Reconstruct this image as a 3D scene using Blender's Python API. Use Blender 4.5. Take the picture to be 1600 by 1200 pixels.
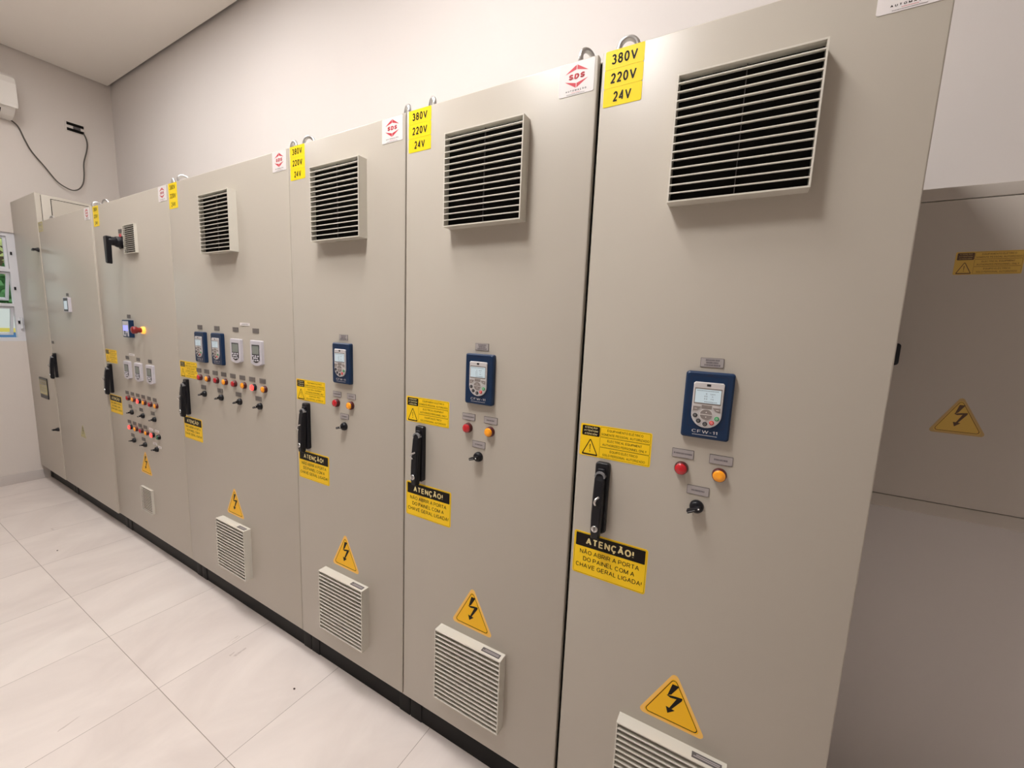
import bpy, bmesh, math, random
from mathutils import Vector, Matrix
random.seed(7)
S = bpy.context.scene
for o in list(bpy.data.objects): bpy.data.objects.remove(o)
COL = S.collection
# ------------------------------------------------------------------ camera
cam_d = bpy.data.cameras.new('camera'); cam = bpy.data.objects.new('camera', cam_d); COL.objects.link(cam)
cam_d.sensor_fit = 'HORIZONTAL'; cam_d.sensor_width = 36.0; cam_d.lens = 633.73 / 1600 * 36
cam_d.clip_start = 0.02; cam_d.clip_end = 200
Rt = ((0.86871914, 0.10158403, -0.48477597), (0.49359588, -0.09631614, 0.86434154), (0.04111155, -0.99015347, -0.13381313))
M3 = Matrix(((Rt[0][0], -Rt[0][1], -Rt[0][2]), (Rt[1][0], -Rt[1][1], -Rt[1][2]), (Rt[2][0], -Rt[2][1], -Rt[2][2])))
cam.matrix_world = Matrix.Translation((0.1571, -0.9798, 1.4699)) @ M3.to_4x4()
S.camera = cam
# ------------------------------------------------------------------ world (daylight outside the window)
W = bpy.data.worlds.new('daylight'); S.world = W; W.use_nodes = True
bg = W.node_tree.nodes['Background']; bg.inputs[0].default_value = (0.88, 0.95, 0.92, 1); bg.inputs[1].default_value = 1.35
# ------------------------------------------------------------------ exposure and lamp strengths
S.view_settings.view_transform = 'Standard'; S.view_settings.look = 'None'; S.view_settings.gamma = 1.0
S.view_settings.exposure = 0.0
try: S.view_settings.use_curve_mapping = False
except Exception: pass
LAMP_COL = (1.0, 0.962, 0.940)
LAMPS = [(-2.46, -0.47, 104.0), (-0.80, -0.52, 100.0), (-3.60, -0.50, 62.0), (-0.80, -1.15, 165.0)]
LAMP_SIZE = 0.45
# ------------------------------------------------------------------ room dimensions
X0, X1, YB, YF, ZC = -5.088, 2.6, 0.667, -4.4, 3.498
SEAM = [X0, -4.439, -3.390, -2.381, -1.392, -0.798, -0.194, 0.400]
DT = 2.106          # door top
DB = 0.127          # door bottom
DEPTH = 0.50
# ------------------------------------------------------------------ materials
def mat(name, col, rough=0.5, metal=0.0, spec=0.5, emit=None, es=0.0, coat=0.0, bump=0.0, bscale=200.0, var=0.0, vscale=3.0):
    m = bpy.data.materials.new(name); m.use_nodes = True; nt = m.node_tree; b = nt.nodes['Principled BSDF']
    b.inputs['Base Color'].default_value = (*col, 1); b.inputs['Roughness'].default_value = rough
    b.inputs['Metallic'].default_value = metal; b.inputs['Specular IOR Level'].default_value = spec
    b.inputs['Coat Weight'].default_value = coat; b.inputs['Coat Roughness'].default_value = 0.15
    if emit: b.inputs['Emission Color'].default_value = (*emit, 1); b.inputs['Emission Strength'].default_value = es
    if bump or var:
        g = nt.nodes.new('ShaderNodeNewGeometry')
    if bump:
        n = nt.nodes.new('ShaderNodeTexNoise'); n.inputs['Scale'].default_value = bscale; n.inputs['Detail'].default_value = 3
        nt.links.new(g.outputs['Position'], n.inputs['Vector'])
        bp = nt.nodes.new('ShaderNodeBump'); bp.inputs['Strength'].default_value = bump; bp.inputs['Distance'].default_value = 0.001
        nt.links.new(n.outputs['Fac'], bp.inputs['Height']); nt.links.new(bp.outputs['Normal'], b.inputs['Normal'])
    if var:
        n = nt.nodes.new('ShaderNodeTexNoise'); n.inputs['Scale'].default_value = vscale; n.inputs['Detail'].default_value = 5
        nt.links.new(g.outputs['Position'], n.inputs['Vector'])
        mx = nt.nodes.new('ShaderNodeMix'); mx.data_type = 'RGBA'
        mx.inputs[6].default_value = (*[c * (1 - var) for c in col], 1); mx.inputs[7].default_value = (*[min(1, c * (1 + var)) for c in col], 1)
        nt.links.new(n.outputs['Fac'], mx.inputs[0]); nt.links.new(mx.outputs[2], b.inputs['Base Color'])
    return m
M = {}
M['door'] = mat('grey_powder_coat', (0.50, 0.46, 0.395), 0.32, bump=0.08, bscale=260, spec=0.36)
M['body'] = mat('grey_sheet_steel', (0.50, 0.46, 0.395), 0.4)
M['plinth'] = mat('black_plinth_steel', (0.007, 0.006, 0.006), 0.5, spec=0.2)
M['wall'] = mat('white_wall_paint', (0.705, 0.665, 0.640), 0.75, bump=0.35, bscale=45, var=0.012, vscale=1.6)
M['wallL'] = mat('off_white_wall_paint', (0.72, 0.665, 0.62), 0.75, bump=0.35, bscale=45, var=0.02, vscale=1.6)
M['ceil'] = mat('ceiling_gypsum_paint', (0.93, 0.88, 0.82), 0.85, var=0.02, vscale=1.2)
M['skirt'] = mat('skirting_tile', (0.62, 0.57, 0.54), 0.35)
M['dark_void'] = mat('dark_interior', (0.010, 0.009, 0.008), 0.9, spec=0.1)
M['grille'] = mat('grille_plastic_light_grey', (0.66, 0.63, 0.555), 0.42)
M['filter'] = mat('grille_filter_mat', (0.07, 0.058, 0.047), 0.95, spec=0.1)
M['black'] = mat('black_plastic', (0.008, 0.008, 0.011), 0.36, spec=0.32)
M['black2'] = mat('black_satin', (0.010, 0.009, 0.011), 0.5, spec=0.2)
M['grey_mark'] = mat('grey_highlight_and_mark', (0.22, 0.22, 0.23), 0.35)
M['chrome'] = mat('zinc_metal', (0.72, 0.72, 0.72), 0.25, metal=1.0)
M['zinc'] = mat('galvanised_steel', (0.62, 0.62, 0.62), 0.32, metal=1.0, bump=0.3, bscale=120)
M['yellow'] = mat('yellow_sticker', (1.0, 0.65, 0.008), 0.4, spec=0.35)
M['volt'] = mat('bright_yellow_vinyl', (1.0, 0.74, 0.004), 0.4, spec=0.35)
M['tri'] = mat('amber_yellow_vinyl', (1.0, 0.55, 0.005), 0.4, spec=0.35)
M['tri_edge'] = mat('pale_amber_margin', (0.98, 0.58, 0.13), 0.4)
M['pale_yellow'] = mat('sheen_pale_yellow_print', (0.50, 0.45, 0.20), 0.25)  # window sheen at grazing angle painted into the sticker colour
M['aged_yellow'] = mat('aged_yellow_sticker', (0.60, 0.385, 0.075), 0.45)
M['aged_edge'] = mat('aged_amber_margin', (0.46, 0.31, 0.12), 0.45)
M['aged_ink'] = mat('faded_brown_print', (0.085, 0.045, 0.022), 0.5)
M['pale_ink'] = mat('sheen_grey_print', (0.20, 0.18, 0.13), 0.3)  # ink lightened to paint in the same window sheen
M['ink'] = mat('black_ink', (0.008, 0.005, 0.004), 0.5, spec=0.2)
M['ink_soft'] = mat('engraved_grey_ink', (0.11, 0.10, 0.115), 0.5)
M['cream'] = mat('cream_print', (0.86, 0.74, 0.36), 0.4)
M['white'] = mat('white_vinyl', (0.84, 0.80, 0.79), 0.38)
M['red_ink'] = mat('red_print', (0.62, 0.035, 0.055), 0.4)
M['plate'] = mat('grey_engraved_plate', (0.40, 0.365, 0.36), 0.4)
M['plate_dark'] = mat('dark_engraved_plate', (0.19, 0.17, 0.15), 0.5)
M['plate_edge'] = mat('dark_plate_edge', (0.11, 0.10, 0.10), 0.4)
M['blue'] = mat('navy_plastic', (0.006, 0.027, 0.080), 0.36, spec=0.35)
M['blue_line'] = mat('deep_navy_groove', (0.004, 0.012, 0.05), 0.4)
M['silver'] = mat('silver_foil', (0.66, 0.64, 0.645), 0.32, metal=0.25)
M['key_grey'] = mat('warm_grey_key', (0.25, 0.215, 0.20), 0.5)
M['key_white'] = mat('off_white_print', (0.80, 0.77, 0.74), 0.5)
M['key_black'] = mat('black_key', (0.016, 0.016, 0.02), 0.4)
M['key_red'] = mat('red_key', (0.60, 0.03, 0.025), 0.4)
M['key_green'] = mat('green_key', (0.03, 0.28, 0.09), 0.4)
M['lcd'] = mat('backlit_lcd', (0.40, 0.47, 0.50), 0.25, emit=(0.66, 0.80, 0.88), es=0.32)
M['lcd_dull'] = mat('unlit_lcd', (0.22, 0.25, 0.225), 0.25)
M['lcd_ink'] = mat('lcd_segment', (0.10, 0.13, 0.15), 0.4)
M['lcd_blue'] = mat('violet_backlit_screen', (0.30, 0.30, 0.60), 0.3, emit=(0.33, 0.36, 1.0), es=0.75)
M['hmi_white'] = mat('lavender_white_plastic', (0.60, 0.58, 0.63), 0.35)
M['red_lamp'] = mat('unlit_red_lens', (0.50, 0.008, 0.016), 0.22, coat=0.5)
M['amber_lamp'] = mat('amber_lens', (1.0, 0.37, 0.012), 0.22, coat=0.4)
M['green_lamp'] = mat('green_lens', (0.012, 0.10, 0.05), 0.22, coat=0.5)
M['red_lit'] = mat('lit_red_lens', (0.9, 0.05, 0.04), 0.3, emit=(1.0, 0.03, 0.025), es=3.5)
M['amber_lit'] = mat('lit_amber_collar', (0.95, 0.50, 0.08), 0.3, emit=(1.0, 0.36, 0.06), es=1.3)
M['red_ring'] = mat('dark_red_bezel', (0.075, 0.008, 0.008), 0.35)
M['estop'] = mat('red_mushroom_plastic', (0.24, 0.018, 0.018), 0.35)
M['win_white'] = mat('white_aluminium', (0.72, 0.73, 0.77), 0.35)
M['ac'] = mat('white_ac_plastic', (0.78, 0.745, 0.70), 0.35)
M['cable'] = mat('dark_grey_cable', (0.085, 0.075, 0.062), 0.5)
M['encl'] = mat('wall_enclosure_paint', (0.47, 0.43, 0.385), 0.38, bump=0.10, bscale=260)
M['ext_white'] = mat('exterior_white_wall', (0.75, 0.75, 0.74), 0.8)
M['ext_yellow'] = mat('exterior_yellow_band', (0.75, 0.60, 0.12), 0.8)
M['ext_blue'] = mat('exterior_blue_band', (0.08, 0.20, 0.42), 0.8)
M['ext_ground'] = mat('exterior_concrete', (0.42, 0.41, 0.39), 0.9, var=0.1, vscale=2)
M['leaf'] = mat('leaf_green', (0.10, 0.26, 0.09), 0.7, var=0.5, vscale=6)
M['leaf_light'] = mat('light_leaf_green', (0.78, 0.86, 0.36), 0.7, var=0.35, vscale=5)
M['bark'] = mat('bark_brown', (0.10, 0.07, 0.045), 0.9)
M['lamp_on'] = mat('led_diffuser', (0.9, 0.9, 0.9), 0.5)
M['speck'] = mat('dark_grit', (0.06, 0.045, 0.035), 0.9)
def glass_mat():
    m = bpy.data.materials.new('clear_window_glass'); m.use_nodes = True; nt = m.node_tree
    b = nt.nodes['Principled BSDF']; b.inputs['Base Color'].default_value = (0.95, 0.98, 0.97, 1); b.inputs['Roughness'].default_value = 0.02
    b.inputs['Transmission Weight'].default_value = 1.0; b.inputs['IOR'].default_value = 1.05
    return m
M['glass'] = glass_mat()
def floor_mat():
    m = bpy.data.materials.new('beige_porcelain_tiles'); m.use_nodes = True; nt = m.node_tree; N = nt.nodes; L = nt.links
    b = N['Principled BSDF']; g = N.new('ShaderNodeNewGeometry'); sx = N.new('ShaderNodeSeparateXYZ'); L.new(g.outputs['Position'], sx.inputs[0])
    def mt(op, a, bb, c=None):
        n = N.new('ShaderNodeMath'); n.operation = op
        for i, v in enumerate((a, bb)):
            if v is None: continue
            if isinstance(v, (int, float)): n.inputs[i].default_value = v
            else: L.new(v, n.inputs[i])
        return n.outputs[0]
    def line(c, off, per, w):
        a = mt('SUBTRACT', c, off); d = mt('DIVIDE', a, per); f = mt('FRACT', d, None); t = mt('SUBTRACT', f, 0.5); u = mt('ABSOLUTE', t, None)
        return mt('GREATER_THAN', u, 0.5 - w / per)
    lx = line(sx.outputs[0], -1.212, 0.5085, 0.0010); ly = line(sx.outputs[1], -0.397, 1.017, 0.0012)
    gr = mt('MAXIMUM', lx, ly)
    # per-tile offset for the pattern
    ix = mt('FLOOR', mt('DIVIDE', mt('SUBTRACT', sx.outputs[0], -1.212), 0.5085), None); iy = mt('FLOOR', mt('DIVIDE', mt('SUBTRACT', sx.outputs[1], -0.397), 1.017), None)
    off = mt('MULTIPLY', mt('ADD', ix, mt('MULTIPLY', iy, 7.3)), 13.7)
    cv = N.new('ShaderNodeCombineXYZ'); L.new(mt('ADD', sx.outputs[0], off), cv.inputs[0]); L.new(mt('MULTIPLY', sx.outputs[1], 0.6), cv.inputs[1])
    n1 = N.new('ShaderNodeTexNoise'); n1.inputs['Scale'].default_value = 2.4; n1.inputs['Detail'].default_value = 8; n1.inputs['Roughness'].default_value = 0.6; n1.inputs['Distortion'].default_value = 1.0
    L.new(cv.outputs[0], n1.inputs['Vector'])
    cr = N.new('ShaderNodeValToRGB'); cr.color_ramp.elements[0].position = 0.32; cr.color_ramp.elements[0].color = (0.71, 0.635, 0.595, 1)
    cr.color_ramp.elements[1].position = 0.66; cr.color_ramp.elements[1].color = (0.83, 0.755, 0.71, 1); L.new(n1.outputs['Fac'], cr.inputs[0])
    # thin irregular veins
    n2 = N.new('ShaderNodeTexNoise'); n2.inputs['Scale'].default_value = 1.7; n2.inputs['Detail'].default_value = 6; n2.inputs['Distortion'].default_value = 1.6
    L.new(cv.outputs[0], n2.inputs['Vector'])
    v = mt('LESS_THAN', mt('ABSOLUTE', mt('SUBTRACT', n2.outputs['Fac'], 0.62), None), 0.0035)
    n3 = N.new('ShaderNodeTexNoise'); n3.inputs['Scale'].default_value = 4.0; L.new(cv.outputs[0], n3.inputs['Vector'])
    v = mt('MULTIPLY', mt('MULTIPLY', v, mt('GREATER_THAN', n3.outputs['Fac'], 0.56)), 0.45)
    mv = N.new('ShaderNodeMix'); mv.data_type = 'RGBA'; L.new(v, mv.inputs[0]); L.new(cr.outputs[0], mv.inputs[6]); mv.inputs[7].default_value = (0.40, 0.32, 0.28, 1)
    mg = N.new('ShaderNodeMix'); mg.data_type = 'RGBA'; L.new(gr, mg.inputs[0]); L.new(mv.outputs[2], mg.inputs[6]); mg.inputs[7].default_value = (0.36, 0.30, 0.265, 1)
    L.new(mg.outputs[2], b.inputs['Base Color'])
    b.inputs['Roughness'].default_value = 0.38
    bp = N.new('ShaderNodeBump'); bp.inputs['Strength'].default_value = 0.5; bp.inputs['Distance'].default_value = 0.001; bp.invert = True
    L.new(gr, bp.inputs['Height']); L.new(bp.outputs['Normal'], b.inputs['Normal'])
    return m
M['floor'] = floor_mat()
# ------------------------------------------------------------------ mesh builder
class MB:
    def __init__(s): s.v = []; s.f = []; s.m = []; s.mats = []; s.sm = []
    def mi(s, k):
        if k not in s.mats: s.mats.append(k)
        return s.mats.index(k)
    def add(s, vs, fs, k, smooth=False):
        o = len(s.v); s.v += [tuple(v) for v in vs]; i = s.mi(k)
        for f in fs: s.f.append(tuple(o + j for j in f)); s.m.append(i); s.sm.append(smooth)
    def box(s, x0, x1, y0, y1, z0, z1, k, bev=0.0):
        if bev <= 0:
            vs = [(x, y, z) for x in (x0, x1) for y in (y0, y1) for z in (z0, z1)]
            s.add(vs, [(0, 1, 3, 2), (4, 6, 7, 5), (0, 4, 5, 1), (2, 3, 7, 6), (0, 2, 6, 4), (1, 5, 7, 3)], k)
        else:
            bm = bmesh.new(); bmesh.ops.create_cube(bm, size=1)
            for v in bm.verts: v.co = Vector(((x0 + x1) / 2 + v.co.x * (x1 - x0), (y0 + y1) / 2 + v.co.y * (y1 - y0), (z0 + z1) / 2 + v.co.z * (z1 - z0)))
            bmesh.ops.bevel(bm, geom=list(bm.edges), offset=bev, segments=3, affect='EDGES', profile=0.5)
            s.bm(bm, k, True)
    def bm(s, bm, k, smooth=False):
        bm.verts.index_update(); s.add([v.co[:] for v in bm.verts], [tuple(v.index for v in f.verts) for f in bm.faces], k, smooth); bm.free()
    def prism(s, pts, y0, y1, k, inset=0.0):
        """polygon in x,z (counter clockwise seen from the front, -y) extruded from back y1 to front y0"""
        n = len(pts)
        if inset > 0:
            cx = sum(p[0] for p in pts) / n; cz = sum(p[1] for p in pts) / n
            hx = max(abs(p[0] - cx) for p in pts); hz = max(abs(p[1] - cz) for p in pts)
            inn = [(cx + (p[0] - cx) * (1 - inset / hx), cz + (p[1] - cz) * (1 - inset / hz)) for p in pts]
            vs = [(p[0], y1, p[1]) for p in pts] + [(p[0], y0 + inset, p[1]) for p in pts] + [(p[0], y0, p[1]) for p in inn]
            fs = [tuple(range(2 * n, 3 * n)), tuple(reversed(range(n)))]
            for r in (0, 1):
                for i in range(n): j = (i + 1) % n; fs.append((r * n + i, r * n + j, (r + 1) * n + j, (r + 1) * n + i))
            s.add(vs, fs, k)
        else:
            vs = [(p[0], y1, p[1]) for p in pts] + [(p[0], y0, p[1]) for p in pts]
            fs = [tuple(range(n, 2 * n)), tuple(reversed(range(n)))]
            for i in range(n): j = (i + 1) % n; fs.append((i, j, n + j, n + i))
            s.add(vs, fs, k)
    def flat(s, pts, y, k):
        s.add([(p[0], y, p[1]) for p in pts], [tuple(range(len(pts)))], k)
    def ring(s, out, inn, y, k):
        n = len(out); s.add([(p[0], y, p[1]) for p in out] + [(p[0], y, p[1]) for p in inn], [(i, (i + 1) % n, n + (i + 1) % n, n + i) for i in range(n)], k)
    def lathe(s, prof, k, c=(0, 0), n=28, y=0.0, smooth=True, axis='y', z=0.0):
        """prof: list of (radius, outward distance) ; axis y (outward = -y) or z (up)"""
        vs = []; fs = []; m = len(prof)
        for r, d in prof:
            for i in range(n):
                a = 2 * math.pi * i / n
                if axis == 'y': vs.append((c[0] + r * math.cos(a), y - d, c[1] + r * math.sin(a)))
                else: vs.append((c[0] + r * math.cos(a), c[1] + r * math.sin(a), z + d))
        for q in range(m - 1):
            for i in range(n):
                j = (i + 1) % n; fs.append((q * n + i, q * n + j, (q + 1) * n + j, (q + 1) * n + i) if axis == 'y' else (q * n + i, q * n + j, (q + 1) * n + j, (q + 1) * n + i))
        fs.append(tuple((m - 1) * n + i for i in range(n)))
        s.add(vs, fs, k, smooth)
    def tube(s, pts, r, k, n=10, closed=False):
        P = [Vector(p) for p in pts]; N = len(P); vs = []; fs = []; up = Vector((0, 0, 1)); prev = None
        for i, p in enumerate(P):
            t = (P[(i + 1) % N] - P[i - 1]) if closed else (P[min(i + 1, N - 1)] - P[max(i - 1, 0)])
            t.normalize(); a = t.cross(up if prev is None else prev.cross(t))
            if a.length < 1e-4: a = t.cross(Vector((1, 0, 0)))
            a.normalize(); b = t.cross(a).normalized(); prev = a if prev is None else prev
            if prev is not None and a.dot(prev) < 0: a = -a; b = -b
            prev = a
            for j in range(n): w = 2 * math.pi * j / n; vs.append(p + a * (r * math.cos(w)) + b * (r * math.sin(w)))
        for i in range(N if closed else N - 1):
            for j in range(n): q = (i + 1) % N; fs.append((i * n + j, i * n + (j + 1) % n, q * n + (j + 1) % n, q * n + j))
        if not closed: fs += [tuple(range(n)), tuple((N - 1) * n + j for j in range(n))]
        s.add(vs, fs, k, True)
    def text(s, t, cx, cz, w, cap, k, y, bold=0.0, shear=0.0):
        """text centred on cx, cap letters centred on cz, capital height cap, total width w"""
        V, F, x0, x1 = glyphs(t, bold)
        sx = w / (x1 - x0); sz = cap / CAP
        s.add([(cx + (v[0] - (x0 + x1) / 2) * sx + shear * v[1] * sz, y - v[2], cz - cap / 2 + v[1] * sz) for v in V], F, k)
    def mesh(s, name):
        me = bpy.data.meshes.new(name); me.from_pydata(s.v, [], s.f)
        for k in s.mats: me.materials.append(M[k])
        me.polygons.foreach_set('material_index', s.m); me.polygons.foreach_set('use_smooth', s.sm)
        me.validate(); me.update()
        if not any(len(f) and k.startswith('@') for f, k in []):
            pass
        return me
# single-stroke sans serif letters (centre lines in a unit box: width, list of strokes)
def _arc(cx, cz, rx, rz, a0, a1, n=12): return [(cx + rx * math.cos(math.radians(a0 + (a1 - a0) * i / n)), cz + rz * math.sin(math.radians(a0 + (a1 - a0) * i / n))) for i in range(n + 1)]
G = {
 'A': (.76, [[(0, 0), (.5, 1), (1, 0)], [(.18, .34), (.82, .34)]]), 'B': (.68, [[(0, 0), (0, 1), (.6, 1)] + _arc(.6, .76, .34, .24, 90, -90) + [(0, .52)], [(.62, .52)] + _arc(.64, .26, .36, .26, 90, -90) + [(0, 0)]]),
 'C': (.74, [_arc(.52, .5, .52, .5, 42, 318, 18)]), 'D': (.72, [[(0, 0), (0, 1), (.45, 1)] + _arc(.45, .5, .55, .5, 90, -90, 14) + [(0, 0)]]),
 'E': (.65, [[(1, 1), (0, 1), (0, 0), (1, 0)], [(0, .52), (.92, .52)]]), 'F': (.60, [[(1, 1), (0, 1), (0, 0)], [(0, .5), (.88, .5)]]),
 'G': (.78, [_arc(.52, .5, .52, .5, 42, 325, 18) + [(1, .18), (1, .48), (.58, .48)]]), 'H': (.70, [[(0, 0), (0, 1)], [(1, 0), (1, 1)], [(0, .52), (1, .52)]]),
 'I': (.14, [[(.5, 0), (.5, 1)]]), 'L': (.56, [[(0, 1), (0, 0), (1, 0)]]), 'M': (.84, [[(0, 0), (0, 1), (.5, .05), (1, 1), (1, 0)]]), 'N': (.72, [[(0, 0), (0, 1), (1, 0), (1, 1)]]),
 'O': (.80, [_arc(.5, .5, .5, .5, 0, 360, 24)]), 'P': (.66, [[(0, 0), (0, 1), (.62, 1)] + _arc(.62, .73, .38, .27, 90, -90) + [(0, .46)]]), 'Q': (.80, [_arc(.5, .5, .5, .5, 0, 360, 24), [(.6, .25), (1, -.05)]]),
 'R': (.70, [[(0, 0), (0, 1), (.62, 1)] + _arc(.62, .74, .36, .26, 90, -90) + [(0, .48)], [(.5, .48), (1, 0)]]),
 'S': (.68, [_arc(.5, .75, .46, .25, 25, 180, 10) + [(.08, .66), (.25, .55), (.75, .45), (.94, .36)] + _arc(.5, .27, .48, .27, 10, -165, 12)]),
 'T': (.68, [[(0, 1), (1, 1)], [(.5, 1), (.5, 0)]]), 'U': (.70, [[(0, 1), (0, .32)] + _arc(.5, .32, .5, .32, 180, 360, 14) + [(1, 1)]]), 'V': (.74, [[(0, 1), (.5, 0), (1, 1)]]),
 'W': (1.0, [[(0, 1), (.25, 0), (.5, 1), (.75, 0), (1, 1)]]), 'Y': (.72, [[(0, 1), (.5, .45), (1, 1)], [(.5, .45), (.5, 0)]]), 'Z': (.66, [[(0, 1), (1, 1), (0, 0), (1, 0)]]),
 '0': (.56, [_arc(.5, .5, .5, .5, 0, 360, 20)]), '1': (.30, [[(0, .78), (1, 1), (1, 0)]]), '2': (.56, [_arc(.5, .71, .46, .29, 165, -20, 12) + [(.75, .45), (0, 0), (1, 0)]]),
 '3': (.56, [_arc(.46, .76, .42, .24, 155, -80, 12), [(.40, .52)] + _arc(.48, .27, .50, .27, 80, -155, 12)]), '4': (.60, [[(.76, 0), (.76, 1), (0, .27), (1, .27)]]),
 '8': (.56, [_arc(.5, .76, .42, .24, 0, 360, 16), _arc(.5, .26, .5, .26, 0, 360, 16)]), '!': (.12, [[(.5, .32), (.5, 1)], [(.5, 0), (.5, .06)]]), '-': (.40, [[(0, .42), (1, .42)]]), '.': (.12, [[(.5, 0), (.5, .05)]]),
 'r': (.34, [[(0, 0), (0, .7)], [(0, .5), (.4, .7), (1, .7)]]), 'p': (.52, [[(0, -.25), (0, .7)], _arc(.5, .35, .5, .35, 0, 360, 12)]), 'm': (.8, [[(0, 0), (0, .7), (.5, .7), (.5, 0)], [(.5, .7), (1, .7), (1, 0)]]), 'z': (.46, [[(0, .7), (1, .7), (0, 0), (1, 0)]]), ' ': (.30, []),
}
ACC = {'Ç': ('C', [[(.5, -.05), (.5, -.14), (.64, -.2), (.5, -.28), (.36, -.25)]]), 'Ã': ('A', [[(.24, 1.17), (.38, 1.25), (.62, 1.17), (.76, 1.25)]]), 'É': ('E', [[(.42, 1.16), (.64, 1.32)]]), 'Ó': ('O', [[(.42, 1.16), (.62, 1.32)]])}
_gl = {}
def glyphs(t, bold):
    """bold = stroke thickness as a share of the capital height"""
    key = (t, bold)
    if key in _gl: return _gl[key]
    th = 0.13 if bold == 0 else bold; V = []; F = []; x = 0.0
    def quad(a, b_):
        d = Vector((b_[0] - a[0], b_[1] - a[1])); 
        if d.length < 1e-6: return
        n = Vector((-d.y, d.x)).normalized() * th / 2; o = len(V)
        lv = (len(F) % 3) * 2e-5; V.extend([(a[0] - n.x, a[1] - n.y, lv), (b_[0] - n.x, b_[1] - n.y, lv), (b_[0] + n.x, b_[1] + n.y, lv), (a[0] + n.x, a[1] + n.y, lv)]); F.append((o, o + 1, o + 2, o + 3))
    for ch in t:
        extra = []
        if ch in ACC: ch, extra = ACC[ch]
        w, st = G.get(ch, G[' ']); w0 = w; w = max(w, th * 1.02)
        for k_, pl in enumerate(st + extra):
            P = [(x + th / 2 + p[0] * (w - th), th / 2 + p[1] * (1 - th)) for p in pl]
            for i in range(len(P) - 1): quad(P[i], P[i + 1])
            for i in range(1, len(P) - 1):
                o = len(V); V.extend([(P[i][0] + th / 2 * math.cos(q * math.pi / 4), P[i][1] + th / 2 * math.sin(q * math.pi / 4), 6e-5) for q in range(8)]); F.append(tuple(range(o, o + 8)))
        x += w + (0.085 + th * 0.22 if ch != ' ' else 0.0)
    xs = [v[0] for v in V]
    _gl[key] = (V, F, min(xs), max(xs)); return _gl[key]
CAP = 1.0
def rrect(w, h, r, cx=0, cz=0, n=5):
    p = []
    for qx, qz, a0 in ((1, 1, 0), (-1, 1, 90), (-1, -1, 180), (1, -1, 270)):
        for i in range(n + 1):
            a = math.radians(a0 + 90 * i / n); p.append((cx + qx * (w / 2 - r) + r * math.cos(a), cz + qz * (h / 2 - r) + r * math.sin(a)))
    return p
def rpoly(pts, r, n=4):
    """round the corners of a convex ccw polygon"""
    out = []; N = len(pts)
    for i in range(N):
        p = Vector(pts[i]); a = (Vector(pts[i - 1]) - p).normalized(); b = (Vector(pts[(i + 1) % N]) - p).normalized()
        ang = a.angle(b) / 2; d = r / math.tan(ang); c = p + (a + b).normalized() * (r / math.sin(ang))
        s0 = p + a * d - c; s1 = p + b * d - c; a0 = math.atan2(s0.y, s0.x); a1 = math.atan2(s1.y, s1.x)
        while a1 < a0: a1 += 2 * math.pi
        for q in range(n + 1): t = a0 + (a1 - a0) * q / n; out.append((c.x + r * math.cos(t), c.y + r * math.sin(t)))
    return out
# ------------------------------------------------------------------ objects
WLOC = {}
def part(name, me, parent, loc=(0, 0, 0), rot=(0, 0, 0), label=None):
    o = bpy.data.objects.new(name, me); COL.objects.link(o); o.rotation_euler = rot; WLOC[o.name] = Vector(loc)
    if parent is not None: o.parent = parent; o.location = Vector(loc) - WLOC[parent.name]
    else: o.location = loc
    if label: o['label'] = label
    return o
def thing(name, loc, label, cat, group=None):
    o = bpy.data.objects.new(name, None); COL.objects.link(o); o.location = loc; o.empty_display_size = 0.1; WLOC[o.name] = Vector(loc)
    o['label'] = label; o['category'] = cat
    if group: o['group'] = group
    return o
def struct(name, me, loc=(0, 0, 0)):
    o = part(name, me, None, loc); o['kind'] = 'structure'; return o
_mc = {}
def cached(key, fn):
    if key not in _mc: _mc[key] = fn()
    return _mc[key]
# ================================================================== ROOM SHELL
b = MB(); b.box(X0 - 0.3, X1 + 0.2, YF - 0.2, YB + 0.2, -0.1, 0, 'floor'); struct('floor', b.mesh('floor'))
b = MB(); b.box(X0 + 0.012, X1, YF, YB - 0.022, ZC, ZC + 0.03, 'ceil'); b.box(X0 - 0.2, X1 + 0.2, YF - 0.2, YB + 0.2, ZC + 0.07, ZC + 0.12, 'ceil'); struct('ceiling', b.mesh('ceiling'))
b = MB(); b.box(X0 - 0.2, X1 + 0.2, YB, YB + 0.15, 0, ZC + 0.07, 'wall'); struct('wall_back', b.mesh('wall_back'))
b = MB(); b.box(X0 - 0.2, X1 + 0.2, YF - 0.15, YF, 0, ZC + 0.07, 'wall'); struct('wall_front', b.mesh('wall_front'))
b = MB(); b.box(X1, X1 + 0.15, YF, YB, 0, ZC + 0.07, 'wall'); struct('wall_right', b.mesh('wall_right'))
WY0, WY1, WZ0, WZ1 = -1.40, -0.002, 1.203, 2.078
b = MB()
b.box(X0 - 0.15, X0, YF, YB, 0, WZ0, 'wallL'); b.box(X0 - 0.15, X0, YF, YB, WZ1, ZC + 0.07, 'wallL')
b.box(X0 - 0.15, X0, YF, WY0, WZ0, WZ1, 'wallL'); b.box(X0 - 0.15, X0, WY1, YB, WZ0, WZ1, 'wallL')
struct('wall_left', b.mesh('wall_left'))
b = MB(); b.box(X0, X0 + 0.010, YF, -0.001, 0, 0.082, 'skirt', 0.002); struct('baseboard_left', b.mesh('baseboard_left'))
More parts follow.
